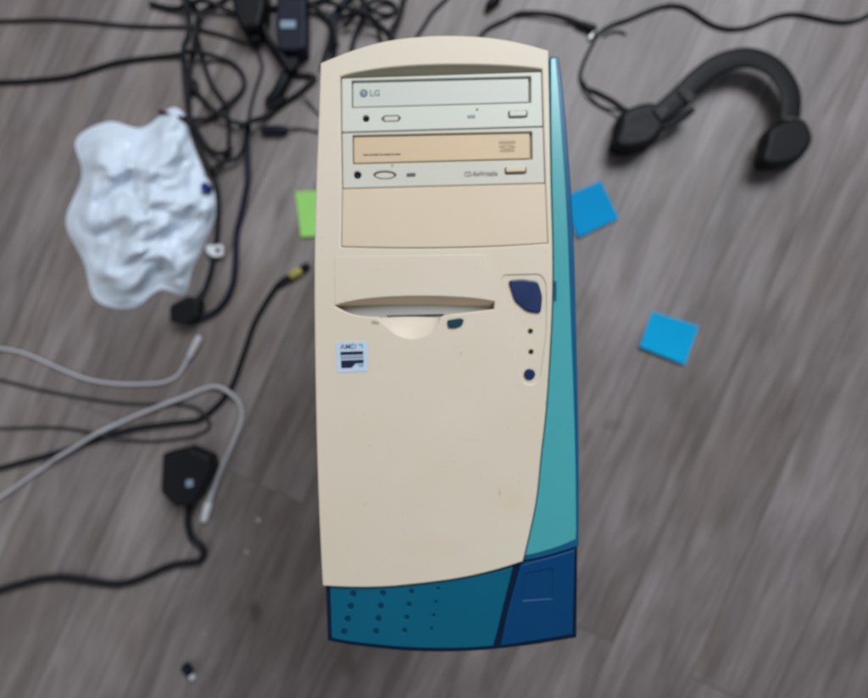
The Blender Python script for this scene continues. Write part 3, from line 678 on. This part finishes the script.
bm = bmesh.new(); mp_ = [P(*p) for p in ((658, 130, .034), (668, 126, .034), (676, 121.5, .032), (684, 116, .030), (693, 110, .028))]
tube_bm(bm, mp_, [.0045, .0045, .0056, .0066, .0045], 12); link_bm('microphone_arm', bm, M['rubber'], H)
cable('headset\'s black cable curving in a wide bow at the upper right', [(900, -4), (850, 22), (790, 14), (745, 28), (715, 26), (693, 12), (681, 6.4), (665, 6), (647, 11.5), (628, 19.5), (612, 25), (598.6, 34), (589.5, 50), (582.6, 66.5), (580.5, 78), (585, 87.5), (598.6, 93), (615, 102), (624, 110), (632, 118)], .0030, ze=.012)
cable('second thin strand of headset cable running beside the bow to the ear cup', [(583, 84), (589, 97), (601, 106.5), (615, 112), (626, 117)], .0020, 'rubbergrey', ze=.010)
cable('short grey lead branching off the headset cable\'s bow', [(603, 37), (611, 32.5), (621, 32), (628, 36)], .0018, 'rubbergrey')

# --- yellow plug cable
Y = empty('video_cable', P(300, 268), 'black cable ending in a plug with a yellow collar, left of the tower', 'cable')
link_bm('lead', cable_bm([(-30, 476), (60, 452), (120, 432), (160, 425), (187, 422), (198, 420), (209, 413), (224, 398), (234, 381), (241.5, 361), (249, 338), (257, 318), (266, 302), (277, 286), (287, 278)], .0044, ze=.0065), M['rubber'], Y)
def seg_part(name, a, b, ra, rb, mat, parent, z=.0065):
    pa, pb = P(a[0], a[1], z), P(b[0], b[1], z); bm = bmesh.new()
    tube_bm(bm, [pa, pa.lerp(pb, .12), pa.lerp(pb, .5), pa.lerp(pb, .88), pb], [ra * .8, ra, (ra + rb) / 2, rb, rb * .8], 14); return link_bm(name, bm, mat, parent)
seg_part('strain_relief', (279, 285), (292, 276), .0045, .0064, M['rubber'], Y)
seg_part('yellow_collar', (290.5, 276.6), (301.5, 270), .0068, .0068, M['yellow'], Y, .0072)
seg_part('plug_end', (301, 270.2), (309, 264.5), .0062, .0058, M['black'], Y)
cable('thin dark cable curling in a small loop under the white cable', [(-30, 372), (50, 392), (120, 403), (165, 404), (187, 405.6), (198, 407.5), (207.5, 413), (211, 421), (208, 429), (199, 434), (184, 438), (140, 441), (60, 428), (-30, 430)], .0022, 'rubbergrey')

# --- white cable
Wc = empty('white_cable', P(206, 512), 'white cable arching over the black one, with a white plug at its end', 'cable')
link_bm('lead', cable_bm([(-30, 520), (40, 470), (110, 428), (155, 408), (187, 396), (202, 389.3), (217, 386.3), (231, 391.5), (240, 404), (241.5, 420), (233, 443), (221, 469), (213.5, 490), (209, 502)], .0031, ze=.005), M['whitecable'], Wc)
seg_part('strain_relief', (212.5, 491), (208.5, 504), .0038, .0050, M['whitecable'], Wc, .0055)
seg_part('plug_body', (209, 502), (204, 521), .0062, .0056, M['whiteplastic'], Wc, .0065)
plug('cable_plug', 'white plug lying below the white bag at the left edge', 'plug', (200, 336), (188, 360), .0060, .0048, M['whitecable'])
cable('pale lead trailing left from the white plug below the bag', [(188, 360), (184, 368), (174, 378), (150, 384), (90, 380), (20, 352), (-30, 346)], .0026, 'whitecable', zs=.006)
cable('black cable hooking round below the adapter at the left edge', [(180, 494), (188, 504), (188, 522), (192, 538), (200, 545), (204, 553), (199, 561), (190, 563), (170, 566), (120, 584), (50, 578), (-30, 600)], .0056, zs=.012)
Wp = plug('cable_plug', 'black plug with a pale tip at the bottom left corner', 'plug', (184, 664), (191, 675), .0075, .0070, M['bluerubber'], tip=(.008, .0042, M['whiteplastic']))

# --- white bag
def bag():
    ol = smooth_loop([(187, 119), (190.5, 138), (198, 158), (204, 172), (212, 188), (218, 201), (217.5, 211), (211, 227), (202, 249), (192, 270), (184, 294), (160, 290), (132, 308), (96, 300), (84, 262), (66, 222), (82, 176), (76, 140), (108, 122), (142, 128), (172, 108)], 8)
    c = Vector((146, 210)); n = len(ol); m = 44
    bm = bmesh.new(); top = bm.verts.new(P(c.x, c.y, .066)); rows = []
    for j in range(1, m + 1):
        r = j / m; row = []
        for i, p in enumerate(ol):
            q = c + (Vector(p) - c) * r
            f = 0
            wx = 5 * noise.noise((q.x * .03, q.y * .03, 3)); wy = 5 * noise.noise((q.x * .03, q.y * .03, 8))
            for (ang, lam, amp, ph) in ((20, 62, .020, .1), (75, 48, .013, .4), (128, 55, .012, .7), (100, 27, .0055, .2), (48, 23, .005, .5), (160, 31, .006, .9), (10, 15, .0022, .3), (66, 12, .002, .6)):
                t = ((q.x + wx * 2.2) * math.cos(R(ang)) + (q.y + wy * 2.2) * math.sin(R(ang))) / lam + ph
                f += amp * (1 - 4 * abs((t % 1) - .5)) * (.5 if lam > 30 else .75)
            z = .046 * (1 - r ** 2.6) + f * (1 - r ** 4)
            row.append(bm.verts.new(P(q.x, q.y, max(z, .0012 if j == m else .003))))
        rows.append(row)
    for i in range(n): bm.faces.new((top, rows[0][i], rows[0][(i + 1) % n]))
    for j in range(m - 1):
        for i in range(n): bm.faces.new((rows[j][i], rows[j + 1][i], rows[j + 1][(i + 1) % n], rows[j][(i + 1) % n]))
    bot = bm.verts.new(P(c.x, c.y, .0012))
    for i in range(n): bm.faces.new((bot, rows[-1][(i + 1) % n], rows[-1][i]))
    o = empty('plastic_bag', P(c.x, c.y, 0), 'crumpled white plastic bag with a small blue print at the left edge', 'bag')
    link_bm('bag_film', bm, M['bag'], o)
    plate('blue_print', [smooth_loop([(202, 187), (206, 183), (210, 186), (209, 191), (204, 192)], 4)], .010, .026, .001, M['bagblue'], o, zref=.02)
    plate('hang_tab', [rnd([(206, 245), (213, 245.5), (223, 244.5), (223.5, 256), (214, 257.5), (207, 253)], 3), circ(218, 250.6, 2.6)], .008, .0115, .0008, M['whiteplastic'], o, zref=.01)
    return o
bag()

# --- crumbs on the floor
def crumb(label, px, py, s):
    bm = bmesh.new(); bmesh.ops.create_icosphere(bm, subdivisions=2, radius=s)
    for v in bm.verts: v.co *= 1 + .5 * noise.noise(v.co * 400 + Vector((px, py, 0))); v.co.z *= .35; v.co += P(px, py, s * .36)
    tag(link_bm('crumb', bm, M['crumb'], None, top=True), label, 'crumb')
crumb('pale crumb on the floor right of the white cable\'s plug', 258.5, 520, .0036)
crumb('smaller pale crumb on the floor right of the hooked black cable', 247, 552, .0030)
crumb('faint pale crumb near the bottom left corner plug', 205, 634, .0022)

# repeats of a kind share a group
GROUPS = {'sticky note': 'sticky notes round the tower', 'power adapter': 'black power adapters on the floor', 'cable': 'loose cables on the floor',
          'plug': 'loose plugs on the floor', 'crumb': 'crumbs on the floor'}
for o in list(bpy.data.objects):
    if o.parent is None and o.get('category') in GROUPS and not o.get('group'): o['group'] = GROUPS[o['category']]
